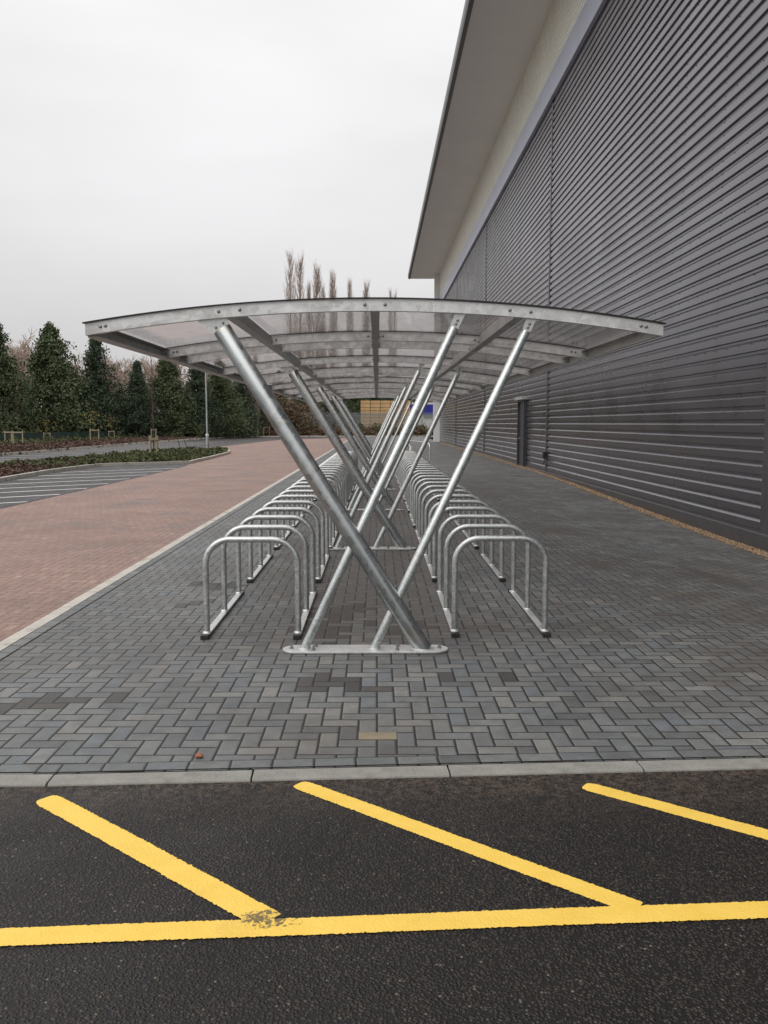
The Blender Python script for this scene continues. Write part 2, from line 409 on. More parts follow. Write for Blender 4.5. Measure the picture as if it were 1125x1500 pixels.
# flush pale edging between the grey and the red paving
y = kb+.12
m = MB()
while y < 120:
    m.box(-2.812, -2.703, y+.003, y+.912, -.15, .005+random.uniform(-.001,.001)); y += .915
struct(m.build('edging', M['kerb_far']), 'pale concrete edging between grey and red paving')
m = MB(); m.box(-2.812,-2.703,kb+.12,120,-.15,-.003); struct(m.build('edging_bed', M['rubber']))

# gravel strip by the wall, a bed with loose stones on top
m = MB(); N = 80
for k in range(N):
    a = 4+73*k/N; b = 4+73*(k+1)/N; m.add([(5.30,a,dip(5.3,a)+.005),(WX+.05,a,dip(5.6,a)+.007),(WX+.05,b,dip(5.6,b)+.007),(5.30,b,dip(5.3,b)+.005)], [(0,1,2,3)])
for k in range(7000):
    yy = 9 + 50*random.random()**2; xx = random.uniform(5.29, WX-.02) if random.random() < .97 else random.gauss(5.27,.05)
    r = random.uniform(.006,.015)*(1+.02*yy); a = random.random()*6
    zz = dip(xx, yy)+.006; vs = [(xx+r*math.cos(a+q*2.09), yy+r*math.sin(a+q*2.09), zz) for q in range(3)] + [(xx+r*.2, yy, zz+r*1.1)]
    m.add(vs, [(0,1,3),(1,2,3),(2,0,3)])
o = m.build('gravel', M['gravel'], recalc=False); tag(o, 'orange gravel strip along the foot of the dark wall', 'gravel', kind='stuff')

# odd pale block and a pebble on the paving
m = MB(); m.box(-.055,.145,-.0485,.0485,-.03,.0035)
o = bevel(m.build('pale_paving_block', m_flat('buff_block', (.24,.20,.135), .8, 0, .2, 9, .3)), .003); o.location = (-.042, 4.35, 0); struct(o, 'single buff coloured paving block')
import bmesh
def pebble():
    me = bpy.data.meshes.new('pebble'); bm = bmesh.new(); bmesh.ops.create_icosphere(bm, subdivisions=3, radius=.019)
    for v in bm.verts:
        f = 1+.18*math.sin(v.co.x*190+1)*math.cos(v.co.y*160); v.co = Vector((v.co.x*1.15*f, v.co.y*.9*f, v.co.z*.62*f))
    for f in bm.faces: f.smooth = True
    bm.to_mesh(me); bm.free(); me.materials.append(m_flat('terracotta_stone', (.33,.13,.06), .8, 0, .3, 60))
    o = bpy.data.objects.new('pebble', me); col.objects.link(o); return o
o = pebble(); o.location = (-.872, 4.065, .011); tag(o, 'small reddish brown pebble lying on the grey paving near the kerb', 'pebble')

# ---- yellow paint
ZP = -.0065
def paint_strip(a, b, w, cap_a=False, cap_b=False, z=ZP, name='yellow_line'):
    a = Vector(a); b = Vector(b); d = (b-a); L = d.length; d.normalize(); n = Vector((-d.y, d.x))
    N = max(4, int(L/.006)); lo = []; hi = []
    j1 = j2 = 0
    for k in range(N+1):
        t = L*k/N; h = w/2
        if cap_a and t < .05: h = w/2*(.45+.55*math.sqrt(max(0,1-(1-t/.05)**2)))
        if cap_b and L-t < .05: h = w/2*(.45+.55*math.sqrt(max(0,1-(1-(L-t)/.05)**2)))
        j1 = random.gauss(0,.0017); j2 = random.gauss(0,.0017)
        wv = .0012*math.sin(t*5+a.x)
        p = a+d*t; q = p+n*(h+j1+wv); r = p-n*(h+j2-wv)
        hi.append((q.x,q.y,z)); lo.append((r.x,r.y,z))
    m = MB(); m.add(lo+hi, [(k,k+1,N+2+k,N+1+k) for k in range(N)])
    return struct(m.build(name, M['yellow'], recalc=False), 'yellow painted road marking')
def ly(x): return 2.671 + (x-.024)*math.tan(R(3.12))
paint_strip((-4.5,ly(-4.5)), (4.5,ly(4.5)), .098)
for k, (a, b) in enumerate([((-1.462,3.635),(-.355,2.69)), ((-.362,3.775),(.885,2.752)), ((.940,3.745),(2.2,2.79)), ((-2.55,3.55),(-1.55,2.62)), ((2.28,3.72),(3.5,2.84))]):
    paint_strip(a, b, .108 if k == 0 else .092, cap_a=True, z=ZP-.0012)

# ---- car park on the left
CP = [(-7.25,4),(-7.25,28),(-7.35,33.0),(-7.62,35.0),(-10.55,32.7),(-10.85,28.3),(-10.6,24),(-10.4,4)]
sheet('car_park', CP, -.002, M['asphalt_far'], 'asphalt parking bays beside the red roadway')
def flat_strip(name, pts, w, z, mat):
    m = MB(); P = [Vector(p) for p in pts]; lo = []; hi = []
    for k, p in enumerate(P):
        d = (P[min(k+1,len(P)-1)]-P[max(k-1,0)]).normalized(); n = Vector((-d.y,d.x))*w/2
        hi.append((p.x+n.x,p.y+n.y,z)); lo.append((p.x-n.x,p.y-n.y,z))
    n = len(P); m.add(lo+hi, [(k,k+1,n+k+1,n+k) for k in range(n-1)])
    o = m.build(name, mat, recalc=False)
    if o.data.polygons[0].normal.z < 0: o.data.flip_normals()
    return struct(o)
for a, b in [((-10.3,15.45),(-7.3,17.9)),((-10.3,17.2),(-7.3,19.75)),((-10.3,19.1),(-7.3,21.6)),((-10.3,20.9),(-7.3,23.3)),((-10.25,22.9),(-7.3,25.35)),((-10.35,24.8),(-7.3,27.3)),
             ((-10.5,26.7),(-7.3,29.3)),((-10.5,28.7),(-7.3,31.3)),((-10.3,13.6),(-7.3,16.1)),((-10.3,11.8),(-7.3,14.3))]:
    flat_strip('bay_line', [a, b], .10, .002, M['white_paint'])
FAR = [(-18.9,12),(-18.7,52),(-18.7,70),(-18,90),(-15.5,101),(-8,104.5),(3,106),(12,107),(12,99),(-3,97),(-9.5,88),(-10.8,66),(-11.6,52),(-13.2,38),(-14.3,30),(-14.4,12)]
sheet('car_park', FAR, -.002, M['asphalt_far'], 'distant asphalt parking bays and access road')
for k in range(22):
    y0 = 24+2.45*k
    flat_strip('bay_line', [(-18.6,y0),(-14.5 if y0 < 42 else -13.6,y0+1.2)], .11, .002, M['white_paint'])
def kerb_run(name, pts, label, w=.125, h=.11, mat=None):
    m = MB(); rnd = random.Random(3); P = [Vector(p) for p in pts]
    for a, b in zip(P, P[1:]):
        L = (b-a).length; d = (b-a)/L; n = Vector((-d.y,d.x)); N = max(1, round(L/.9))
        for k in range(N):
            q = a+d*(L*k/N+.006); r = a+d*(L*(k+1)/N-.006); j = rnd.uniform(-.006,.006); hh = h+rnd.uniform(-.004,.004)
            V = [q-n*(w/2+j), r-n*(w/2+j), r+n*w/2, q+n*w/2]
            m.add([(v.x,v.y,-.1) for v in V]+[(v.x,v.y,hh) for v in V], [(3,2,1,0),(4,5,6,7),(0,1,5,4),(1,2,6,5),(2,3,7,6),(3,0,4,7)])
    return struct(m.build(name, mat or M['kerb_far']), label)
ISL = [(-10.5,8),(-10.6,24),(-10.85,28.3),(-10.55,32.7),(-7.62,35.0),(-7.75,41),(-7.95,46),(-8.5,49.6),(-9.6,51.5),(-12.0,50.4),(-13.3,39),(-13.9,34),(-14.3,30),(-14.3,8)]
kerb_run('kerb', ISL+[ISL[0]], 'pale kerb round the planted island')
BEDK = [(-19.0,12),(-18.8,52),(-18.8,70),(-18.1,90),(-15.6,101.2),(-8,104.8),(3,106.3),(12,107.3)]
kerb_run('kerb', BEDK, 'pale kerb along the long planting bed', .15, .13)
def poly_in(p, x, y):
    c = False; n = len(p)
    for i in range(n):
        (x1,y1),(x2,y2) = p[i], p[i-1]
        if (y1 > y) != (y2 > y) and x < (x2-x1)*(y-y1)/(y2-y1)+x1: c = not c
    return c
sheet('planting_bed', ISL, .05, M['soil'], 'soil of the planted island')
BED = BEDK+[(12,112),(-2,112),(-10,112),(-19,108),(-22.5,95),(-24,80),(-26.5,66),(-27,12)]
sheet('planting_bed', BED, .06, M['soil'], 'brown mulch bed below the trees')

def leaf(m, c, s, rnd, up=.3):
    n = Vector((rnd.gauss(0,1), rnd.gauss(0,1), rnd.gauss(0,1)+up)).normalized()
    t = Vector((rnd.gauss(0,1), rnd.gauss(0,1), rnd.gauss(0,1))); u = n.cross(t).normalized()*s; w = n.cross(u)*.55
    c = Vector(c); b = len(m.v)
    m.v += [tuple(c-u), tuple(c-w), tuple(c+u), tuple(c+w)]; m.f.append((b,b+1,b+2,b+3)); m.sm.append(False)
def cover(name, poly, n, h, size, mat, label, cat, yr, xr, pred=None, seed=1, z0=.05):
    rnd = random.Random(seed); m = MB(); k = 0; tries = 0
    while k < n and tries < n*6:
        tries += 1
        x = rnd.uniform(*xr); y = rnd.uniform(*yr)
        if not poly_in(poly, x, y) or (pred and not pred(x, y, rnd)): continue
        hh = h*(.55+.6*math.sin(x*2.3+y*.9)*math.sin(y*1.7-x)+rnd.uniform(-.15,.35))
        hh = max(hh, h*.25)
        for q in range(5):
            leaf(m, (x+rnd.gauss(0,size), y+rnd.gauss(0,size), z0+hh*rnd.random()**.6), size*rnd.uniform(.6,1.3), rnd)
        k += 1
    o = m.build(name, mat, recalc=False); return tag(o, label, cat, kind='stuff')
inner = [(-10.75,8),(-10.75,24),(-11.0,28.4),(-10.65,32.9),(-7.85,35.25),(-7.9,41),(-8.1,46),(-8.6,49.4),(-9.6,51.2),(-11.85,50.2),(-13.1,39),(-13.7,34),(-14.1,30),(-14.1,8)]
cover('ground_cover', inner, 4600, .17, .075, M['greenleaf'], 'low dark green ground cover filling the kerbed island', 'ground cover', (28,51), (-14,-7.8), lambda x,y,r: y > 30+r.gauss(0,1.2))
cover('shrubs', inner, 2600, .18, .06, M['redleaf'], 'low red brown shrubs at the left end of the kerbed island', 'shrubs', (16,33), (-14,-10.6), lambda x,y,r: y < 31+r.gauss(0,1.2), 2)
cover('shrubs', BED, 9000, .20, .10, M['redleaf'], 'red brown low shrubs in the long bed beyond the parking bays', 'shrubs', (35,103), (-27,-15.7), lambda x,y,r: x > -25+r.gauss(0,.5), 3)
cover('grass_strip', [(-29,30),(-25.2,30),(-24.2,80),(-20.4,96),(-17,106),(-23,112),(-29,80)], 7000, .28, .12, M['greenleaf'], 'rough green strip behind the red brown shrubs', 'rough grass', (40,108), (-29,-17), None, 4)
cover('shrubs', BED, 5200, .95, .15, M['brownleaf'], 'brown weedy shrubs in front of the steel palisade fence', 'shrubs', (105,112), (-17,9), None, 5)
cover('shrubs', [(-19,104),(14,107),(14,111),(-19,110)], 2200, 1.2, .17, M['greenleaf'], 'green weedy plants growing at the foot of the palisade fence', 'shrubs', (107.2,111), (-19,9), None, 6)

cover('shrubs', [(-36,56),(-31.5,70),(-28,82),(-26,94),(-23,104),(-16,112),(-19,114),(-27,106),(-31,92),(-38,66)], 6500, 1.5, .15, M['greenleaf'], 'rough green undergrowth between the conifers and the low mesh fence', 'undergrowth', (56,113), (-38,-16), None, 8, 0.)
cover('grass_strip', [(-32,56),(-29.2,69),(-26.2,81),(-24.2,93),(-21.6,103),(-16,109),(-15,107),(-21,101),(-23.5,91),(-25.4,80),(-28.3,68),(-30.5,56)], 2600, .5, .09, M['greenleaf'], 'tufts of rough grass just in front of the low mesh fence', 'rough grass', (56,109), (-32,-15), lambda x,y,r: r.random() < .5+.5*math.sin(x*3+y), 9)

# ------------------------------------------------------------------ warehouse
wh = tag(empty('warehouse', (WX,40,0)), 'long dark grey ribbed metal warehouse with a deep overhanging roof', 'building')
YE = 76.0; Y0 = -3.0
def pw(o):      # parent keeping world coordinates
    o.parent = wh; o.matrix_parent_inverse = Matrix.Translation((-WX,-40,0)); return o
def clad(y0, y1, z0, z1, x, pitch=.2, crown=.111, slope=.041, under=.008, depth=.036):
    pts = []; z = z0
    while z < z1-.01:
        zc = min(z+crown, z1)
        pts += [(x,z),(x,zc)]
        if zc < z1:
            v0 = zc+slope; v1 = z+pitch-under
            pts += [(x+depth,v0),(x+depth,v1)]
        z += pitch
    m = MB(); n = len(pts)
    m.add([(a,y0,b) for a,b in pts]+[(a,y1,b) for a,b in pts], [(i,i+1,n+i+1,n+i) for i in range(n-1)])
    return m
seams = [Y0, 12.15, 28.15, 44.6, 60.6, YE]
for a, b in zip(seams, seams[1:]):
    m = clad(a+.04, b-.04, .09, 11.95, WX)
    pw(m.build('cladding_panel', M['clad'], recalc=False))
for y in seams[1:-1]:
    m = MB(); w = .075 if y > 20 else .13
    m.prism([(WX-.012,y-w),(WX+.06,y-w),(WX+.06,y+w),(WX-.012,y+w),(WX-.004,y+.02),(WX-.004,y-.02)], 'z', -.25, 11.93)
    pw(m.build('vertical_flashing', M['flash_dark']))
m = MB(); m.prism([(WX-.035,-.30),(WX+.1,-.30),(WX+.1,.085),(WX-.006,.085),(WX-.006,.05),(WX-.035,.035)], 'y', Y0, YE)
pw(m.build('base_flashing', M['flash_dark']))
m = MB(); rnd = random.Random(5)
for k in range(59):
    z = .09+.2*k+.109; dense = k % 5 == 3
    y = 12.4
    while y < 52:
        m.box(WX-.007, WX+.001, y-.006, y+.006, z-.008, z+.006)
        y += .45 if dense else 1.8
s_ = pw(m.build('screws', M['rubber'])); s_['kind'] = 'stuff'
# drip flashing, cream upper band, soffit, gutter
UX = 5.46
m = MB(); m.prism([(5.42,11.74),(5.42,12.50),(5.45,12.53),(WX+.1,12.53),(WX+.1,11.80),(WX-.02,11.72),(5.43,11.72)], 'y', Y0, YE)
pw(m.build('drip_flashing', M['flash_blue']))
m = clad(Y0, YE, 12.54, 14.5, UX, .16, .085, .03, .008, .04)
pw(m.build('upper_cladding', M['cream'], recalc=False))
m = MB(); m.box(2.98, UX+.04, Y0, 78.6, 14.50, 14.54)
pw(m.build('soffit', M['soffit']))
m = MB(); m.prism([(2.84,14.50),(2.98,14.46),(2.98,14.88),(2.80,14.88),(2.80,14.60)], 'y', Y0, 78.62)
pw(m.build('gutter', M['gutter']))
m = MB(); m.prism([(2.98,14.55),(16,15.0),(16,15.7),(2.98,14.86)], 'y', Y0, 78.6)
pw(m.build('roof', M['soffit']))
m = MB(); m.box(5.02, WX+.0, YE, YE+.5, 0, 14.49); m.box(WX, 30, YE+.01, YE+.3, 0, 14.49)
pw(m.build('end_wall', M['white_clad']))
m = MB(); m.box(29.7, 30, Y0, YE, 0, 14.03); m.box(WX+.07, 30, Y0, Y0+.3, 0, 14.03); pw(m.build('rear_wall', M['white_clad']))
m = MB(); m.box(WX+.05, WX+.15, Y0, YE, 0.0, 14.4); pw(m.build('inner_wall', M['rubber']))
# fire door
m = MB(); m.box(WX-.028, WX+.04, 32.1, 33.35, .05, 2.42)
d = pw(m.build('door', M['door'])); bevel(d, .004)
def pc(o): o.parent = d; return o
m = MB(); m.prism([(31.98,.04),(32.09,.04),(32.09,2.43),(33.36,2.43),(33.36,.04),(33.47,.04),(33.47,2.50),(31.98,2.50)], 'x', WX-.10, WX+.04)
pc(m.build('frame', M['door']))
m = MB(); m.box(WX-.075,WX-.03,32.095,32.15,.08,2.4); pc(m.build('edge_trim', M['lightmetal']))
m = MB(); m.box(WX-.2, WX+.04, 31.9, 33.55, 2.505, 2.62); pc(bevel(m.build('door_canopy', M['lightmetal']), .01))
m = MB(); m.tube([(WX-.03,33.1,1.05),(WX-.09,33.1,1.05),(WX-.09,32.95,1.05)], .012, 10); pc(m.build('handle', M['lightmetal']))
# outside tap box at the foot of a seam
m = MB(); m.box(WX-.11, WX-.013, 28.05, 28.22, .50, .70); m.tube([(WX-.06,28.13,.5),(WX-.06,28.13,.36),(WX-.1,28.13,.3)], .018, 8)
pw(bevel(m.build('tap_box', M['rubber']), .008))

# ------------------------------------------------------------------ cycle shelter
FY = 6.05; BAY = 5.02; SX = -.012
sh = tag(empty('cycle_shelter', (SX,FY,0)), 'galvanised steel cycle shelter with crossed strut frames and a clear arched roof', 'cycle shelter')
def ps(o): o.parent = sh; o.matrix_parent_inverse = Matrix.Translation((-SX,-FY,0)); return o
HW = 1.995; ZT = 2.478; SAG = .168
def az(x): return ZT - SAG*((x-SX)/HW)**2        # top line of the arches
def arch(y, t=.05, dep=.078, seam=False):
    """channel section arch; flat web to the front, returned flanges behind"""
    m = MB(); N = 40; V = []
    sec = [(0,0),(t,0),(t,-.006),(.006,-.006),(.006,-dep+.006),(t,-dep+.006),(t,-dep),(0,-dep)]
    for k in range(N+1):
        x = SX-HW+2*HW*k/N
        V += [(x, y+a, az(x)+b) for a,b in sec]
    n = len(sec); F = [(k*n+i, k*n+(i+1)%n, (k+1)*n+(i+1)%n, (k+1)*n+i) for k in range(N) for i in range(n)]
    F += [tuple(range(n)), tuple(N*n+i for i in range(n))]
    m.add(V, F)
    return ps(m.build('arch_beam', M['galv_beam']))
def bolts(parent, pts, axis, r=.0095, mat=None):
    m = MB()
    for p in pts:
        m.dome(p, r, axis, 8, r*.9)
    o = m.build('bolt', mat or M['bolt']); o.parent = parent; return o
offs = []
for b in range(4):
    offs += [(b*BAY, 'frame'), (b*BAY+2.13, 'mid'), (b*BAY+2.93, 'mid')]
offs.append((4*BAY, 'frame'))
ys = [FY-.03+o for o, k in offs]
ys[-1] -= .0
for i, y in enumerate(ys):
    a = arch(y)
    for xx in ((-1.89,-1.855), (-1.075,-.93), (-.07,.07), (.93,1.075), (1.84,1.875)):
        for q in xx:
            bm_ = MB(); bm_.dome((SX+q, y-.001, az(SX+q)-.036), .0125, (0,-1,0), 10, .009)
            if i < 2: ob = bm_.build('bolt', M['bolt']); ob.parent = sh; ob.matrix_parent_inverse = Matrix.Translation((-SX,-FY,0)); ob.parent = a; ob.matrix_parent_inverse = Matrix.Identity(4)
# purlins between neighbouring arches
for i in range(len(ys)-1):
    y0 = ys[i]+.052; y1 = ys[i+1]-.002
    for k, xx in enumerate((-HW+.03, -1.0, 0, 1.0, HW-.03)):
        x = SX+xx; zt = az(x)-.003; m = MB(); hw = .032
        ang = -2*SAG*xx/HW**2
        if k in (0, 4):
            s = 1 if k == 0 else -1
            prof = [(-.03,0),(.035,0),(.035,-.005),(-.024,-.005),(-.024,-.080),(.035,-.080),(.035,-.086),(-.03,-.086)]
            prof = [(x+s*u, zt+v+s*u*(.17)) for u, v in prof]
        else:
            prof = [(-hw,0),(hw,0),(hw,-.076),(-hw,-.076)]
            prof = [(x+u, zt+v+u*ang) for u, v in prof]
        m.prism(prof, 'y', y0, y1)
        o = ps(m.build('purlin', M['galv_purlin']))
        # fixing cleats with bolts at each end
        for yy in (y0+.004, y1-.03):
            for s in ((1,-1) if 0 < k < 4 else ((1,) if k == 0 else (-1,))):
                m = MB(); m.dome((x+s*(hw if 0 < k < 4 else .006), yy+.013, zt-.04), .011, (s,0,0), 8, .014)
                if i < 6: o2 = m.build('bolt', M['bolt']); o2.parent = o
# roof sheets and their black seals
for i in range(len(ys)-1):
    y0 = ys[i]-.012; y1 = ys[i+1]-.020
    m = MB(); N = 36; V = []
    for k in range(N+1):
        x = SX-HW-.012+2*(HW+.012)*k/N; z = az(x)+.004
        V += [(x,y0,z),(x,y1,z),(x,y1,z+.004),(x,y0,z+.004)]
    F = [(k*4+j, k*4+(j+1)%4, (k+1)*4+(j+1)%4, (k+1)*4+j) for k in range(N) for j in range(4)]
    F += [(0,1,2,3), tuple(N*4+q for q in range(4))]
    m.add(V, F, False)
    for q in range(len(m.f)-2):
        m.sm[q] = False
    ps(m.build('roof_panel', M['panel']))
for y in ys:
    m = MB(); N = 40; V = []
    for k in range(N+1):
        x = SX-HW-.014+2*(HW+.014)*k/N; z = az(x)+.009
        V += [(x,y-.014,z-.008),(x,y+.05,z-.0005),(x,y+.05,z+.003),(x,y-.014,z+.003)]
    F = [(k*4+j, k*4+(j+1)%4, (k+1)*4+(j+1)%4, (k+1)*4+j) for k in range(N) for j in range(4)]
    F += [(0,1,2,3), tuple(N*4+q for q in range(4))]
    m.add(V, F); ps(m.build('rubber_seal', M['rubber']))
# strut frames
def stadium(x0, x1, y0, y1, n=10):
    r = (y1-y0)/2; cy = (y0+y1)/2; P = []
    for k in range(n+1):
        a = -math.pi/2+math.pi*k/n; P.append((x1-r+r*math.cos(a), cy+r*math.sin(a)))
    for k in range(n+1):
        a = math.pi/2+math.pi*k/n; P.append((x0+r+r*math.cos(a), cy+r*math.sin(a)))
    return P
def frame(fy):
    bits = []
    m = MB(); m.prism(stadium(-.678,.512,fy-.10,fy+.10), 'z', .004, .018)
    bp = bevel(ps(m.build('base_plate', M['galv_plate'])), .003); bits.append(bp)
    for (x, y) in [(-.615,0),(.45,0),(-.455,-.055),(-.445,.06),(.145,-.05),(.15,.06)]:
        m = MB(); m.tube([(x,fy+y,.018),(x,fy+y,.021)], .017, 14); m.tube([(x,fy+y,.021),(x,fy+y,.034)], .012, 6, smooth=False); m.tube([(x,fy+y,.034),(x,fy+y,.052)], .005, 8)
        o = m.build('anchor_bolt', M['bolt']); o.parent = bp
    specs = [((-.525,.012),(.538,2.292),.031,'galv_tube'), ((-.022,.012),(1.038,2.269),.031,'galv_tube'), ((.335,.010),(-1.072,2.279),.064,'galv_big')]
    for (a, b, r, mt) in specs:
        A = Vector((a[0],fy,a[1])); B = Vector((b[0],fy,b[1])); d = (B-A).normalized()
        m = MB(); m.tube([A, B-d*.004, B], [r, r, r-.004], 28)
        # weld ring at the foot
        st = ps(m.build('strut', M[mt])); 
        w = MB(); N = 24; ring = []
        for k in range(N):
            t = 2*math.pi*k/N; ex = r/abs(d.z)
            ring.append((A.x+.006*d.x+(ex+.004)*math.cos(t), fy+(r+.004)*math.sin(t), .020))
        w.tube(ring+[ring[0]], .005, 6, caps=False); o = w.build('weld', M['galv_plate']); o.parent = st
        # head plate bolted up to the arch
        n = Vector((-d.z,0,d.x)); top = B+d*.10
        zt = az(top.x)-.070
        k = (zt-B.z)/d.z; T = B+d*k
        hw = r*.92
        p = [B-n*hw-d*.004, B+n*hw-d*.004, T+n*hw*1.25+Vector((0,0,.012)), T-n*hw*1.25+Vector((0,0,.012))]
        if r > .04:
            p[3] = p[3]+Vector((.0,0,0)); p[2] = p[2]+Vector((-.055,0,0)) if p[2].x < p[3].x else p[2]
        m = MB(); m.prism([(q.x,q.z) for q in p], 'y', fy-.010, fy+.000)
        hp = ps(m.build('head_plate', M['galv_plate']))
        offs_ = [(-.5*hw,.028),(.5*hw,.028)] if r > .04 else [(0,.024),(0,.05)]
        for (s, t) in offs_:
            q = B+n*s+d*t; m = MB(); m.dome((q.x, fy-.010, q.z), .011, (0,-1,0), 6, .010)
            o = m.build('bolt', M['bolt']); o.parent = hp
for k in range(5): frame(FY+k*BAY)

# ------------------------------------------------------------------ cycle racks
def make_rack():
    r = empty('cycle_rack', (0,0,0)); W = .70; L = 1.70; H = .775; rt = .0235
    for x in (0, W):
        m = MB(); m.box(x-.025, x+.025, .0, L, .014, .030)
        rl = bevel(m.build('rail', M['galv_plate'], r), .003)
        m = MB(); m.box(x-.030, x+.030, -.055, .002, .0, .034); e = bevel(m.build('end_cap', M['rubber']), .003); e.parent = rl
        m = MB(); m.box(x-.030, x+.030, L-.002, L+.03, 0, .034); e = bevel(m.build('end_cap', M['rubber']), .003); e.parent = rl
        m = MB(); m.box(x-.022,x+.022,.004,L-.004,.001,.0135); e = m.build('rubber_strip', M['rubber']); e.parent = rl
    for k in range(3):
        y = .055+.77*k; R_ = .19
        pts = [(0,y,.03),(0,y,H-rt-R_)]
        for a in range(1,12): t = math.pi/2*a/11; pts.append((R_-R_*math.cos(t), y, H-rt-R_+R_*math.sin(t)))
        for a in range(0,12): t = math.pi/2*a/11; pts.append((W-R_+R_*math.sin(t), y, H-rt-R_+R_*math.cos(t)))
        pts.append((W,y,.03))
        m = MB(); m.tube(pts, rt, 14)
        h = m.build('hoop', M['galv_tube'], r)
        for x in (0, W):
            m = MB(); m.tube([(x,y,.030),(x,y,.036),(x,y,.044)], [.034,.034,.026], 14)
            f = m.build('foot_flange', M['galv_plate']); f.parent = h
    return r
proto = make_rack()
ORD = ['nearest','second','third','fourth','fifth','sixth','seventh','eighth','farthest']
RACKS = []
for side, x0 in (('left', -1.305), ('right', .60)):
    for k in range(9):
        o = proto if not RACKS else copy_tree(proto)
        RACKS.append(o); o.location = (x0, 6.415+2.31*k + (.05 if side == 'right' else 0), 0)
        if k == 0: s = f'nearest three-hoop galvanised cycle rack of the row left of the crossed struts'
        elif k == 8: s = f'farthest three-hoop galvanised cycle rack of the row left of the crossed struts'
        else: s = f'{ORD[k]} three-hoop galvanised cycle rack from the front in the row left of the crossed struts'
        if side == 'right': s = s.replace('the row left of the crossed struts', 'the row nearer the dark wall')
        tag(o, s, 'cycle rack', 'three-hoop cycle racks in two rows under the shelter')
# tubular guard rail beyond the racks
m = MB(); P = [(2.35,38,0),(2.35,38,.52)]
for a in range(1,9): t = math.pi/2*a/8; P.append((2.35-.12*(1-math.cos(t)), 38+.25*(1-math.cos(t)), .52+.25*math.sin(t)))
P += [(1.6,42.5,.77),(1.55,42.9,.55),(1.55,42.9,0)]
m.tube(P, .03, 12); tag(m.build('guard_rail', M['galv_tube']), 'bent galvanised tube guard rail standing beyond the right racks', 'guard rail')
flat_strip('kerb_line', [(1.2,48),(2.0,52),(2.35,60),(2.5,70),(2.5,76)], .14, .004, M['kerb_far'])

# ------------------------------------------------------------------ far fence, timber, hut
fn = tag(empty('palisade_fence', (0,110.5,0)), 'grey steel palisade fence across the far end of the site', 'fence')
m = MB(); x = -13.5; rnd = random.Random(9)
while x < 9.5:
    m.prism([(x,0),(x+.07,0),(x+.07,2.95),(x+.035,3.05),(x,2.95)], 'y', 110.44, 110.455+rnd.uniform(0,.01)); x += .145
a = m.build('pales', M['palisade']); a.parent = fn; a.matrix_parent_inverse = Matrix.Translation((0,-110.5,0))
for z in (.45, 2.55):
    m = MB(); m.box(-13.5, 9.5, 110.47, 110.52, z, z+.06); a = m.build('rail', M['palisade']); a.parent = fn; a.matrix_parent_inverse = Matrix.Translation((0,-110.5,0))
x = -13.5
while x < 9.6:
    m = MB(); m.box(x, x+.1, 110.53, 110.63, 0, 2.9); a = m.build('post', M['palisade']); a.parent = fn; a.matrix_parent_inverse = Matrix.Translation((0,-110.5,0)); x += 2.75
# stacks of sawn timber behind the fence
for k in range(5):
    x0 = -2.15+1.32*k
    st = tag(empty('timber_stack', (x0,114,0)), ['leftmost tall stack of yellow sawn boards behind the palisade fence','second stack of yellow sawn boards from the left behind the palisade fence','middle stack of yellow sawn boards behind the palisade fence','fourth stack of yellow sawn boards from the left behind the palisade fence','rightmost stack of yellow sawn boards behind the palisade fence'][k], 'timber stack', 'stacks of sawn timber behind the fence')
    z = .1; j = 0
    while z < 4.45:
        for q in range(3):
            m = MB(); m.box(.02, 1.27, 0, 1.1, z+q*.135, z+q*.135+.118); m.build('board', M['planks'], st)
        for xx in (.1, 1.12):
            m = MB(); m.box(xx, xx+.07, 0.02, 1.08, z+.388, z+.457); m.build('bearer', M['bark'], st)
        z += .457
hut = tag(empty('storage_building', (6.2,116,0)), 'low white building with a deep blue panel behind the fence', 'building')
m = MB(); m.box(-2.1,4,0,6,0,4.25); m.build('wall', M['white_clad'], hut)
m = MB(); m.box(-2.2,4.1,-.1,6.1,4.25,4.4); m.build('roof', M['white_clad'], hut)
m = MB(); m.box(-1.9,1.35,-.09,-.01,2.75,4.1); pn = m.build('blue_panel', M['blue'], hut)
m = MB(); m.box(.1,1.35,-.12,-.01,2.35,2.74); m.build('vent_panel', M['palisade'], hut)

# ------------------------------------------------------------------ lamp post
lp = tag(empty('lamp_post', (-9.75,49.6,.05)), 'slim galvanised lamp post rising from the tip of the planted island', 'lamp post')
m = MB(); m.tube([(0,0,0),(0,0,.85)], .085, 16); m.tube([(0,0,.85),(0,0,.93)], [.085,.055], 16); m.build('base', M['galv_tube'], lp)
m = MB(); m.tube([(0,0,.93),(0,0,4.6)], [.055,.042], 14); m.build('pole', M['galv_tube'], lp)
m = MB(); m.tube([(0,0,.86),(0,0,.98)], .09, 16); m.build('band', M['white_clad'], lp)
m = MB(); m.tube([(0,0,4.6),(0,0,4.66),(0,0,4.70),(0,0,4.78)], [.06,.22,.25,.05], 20); m.build('lantern', M['galv_tube'], lp)

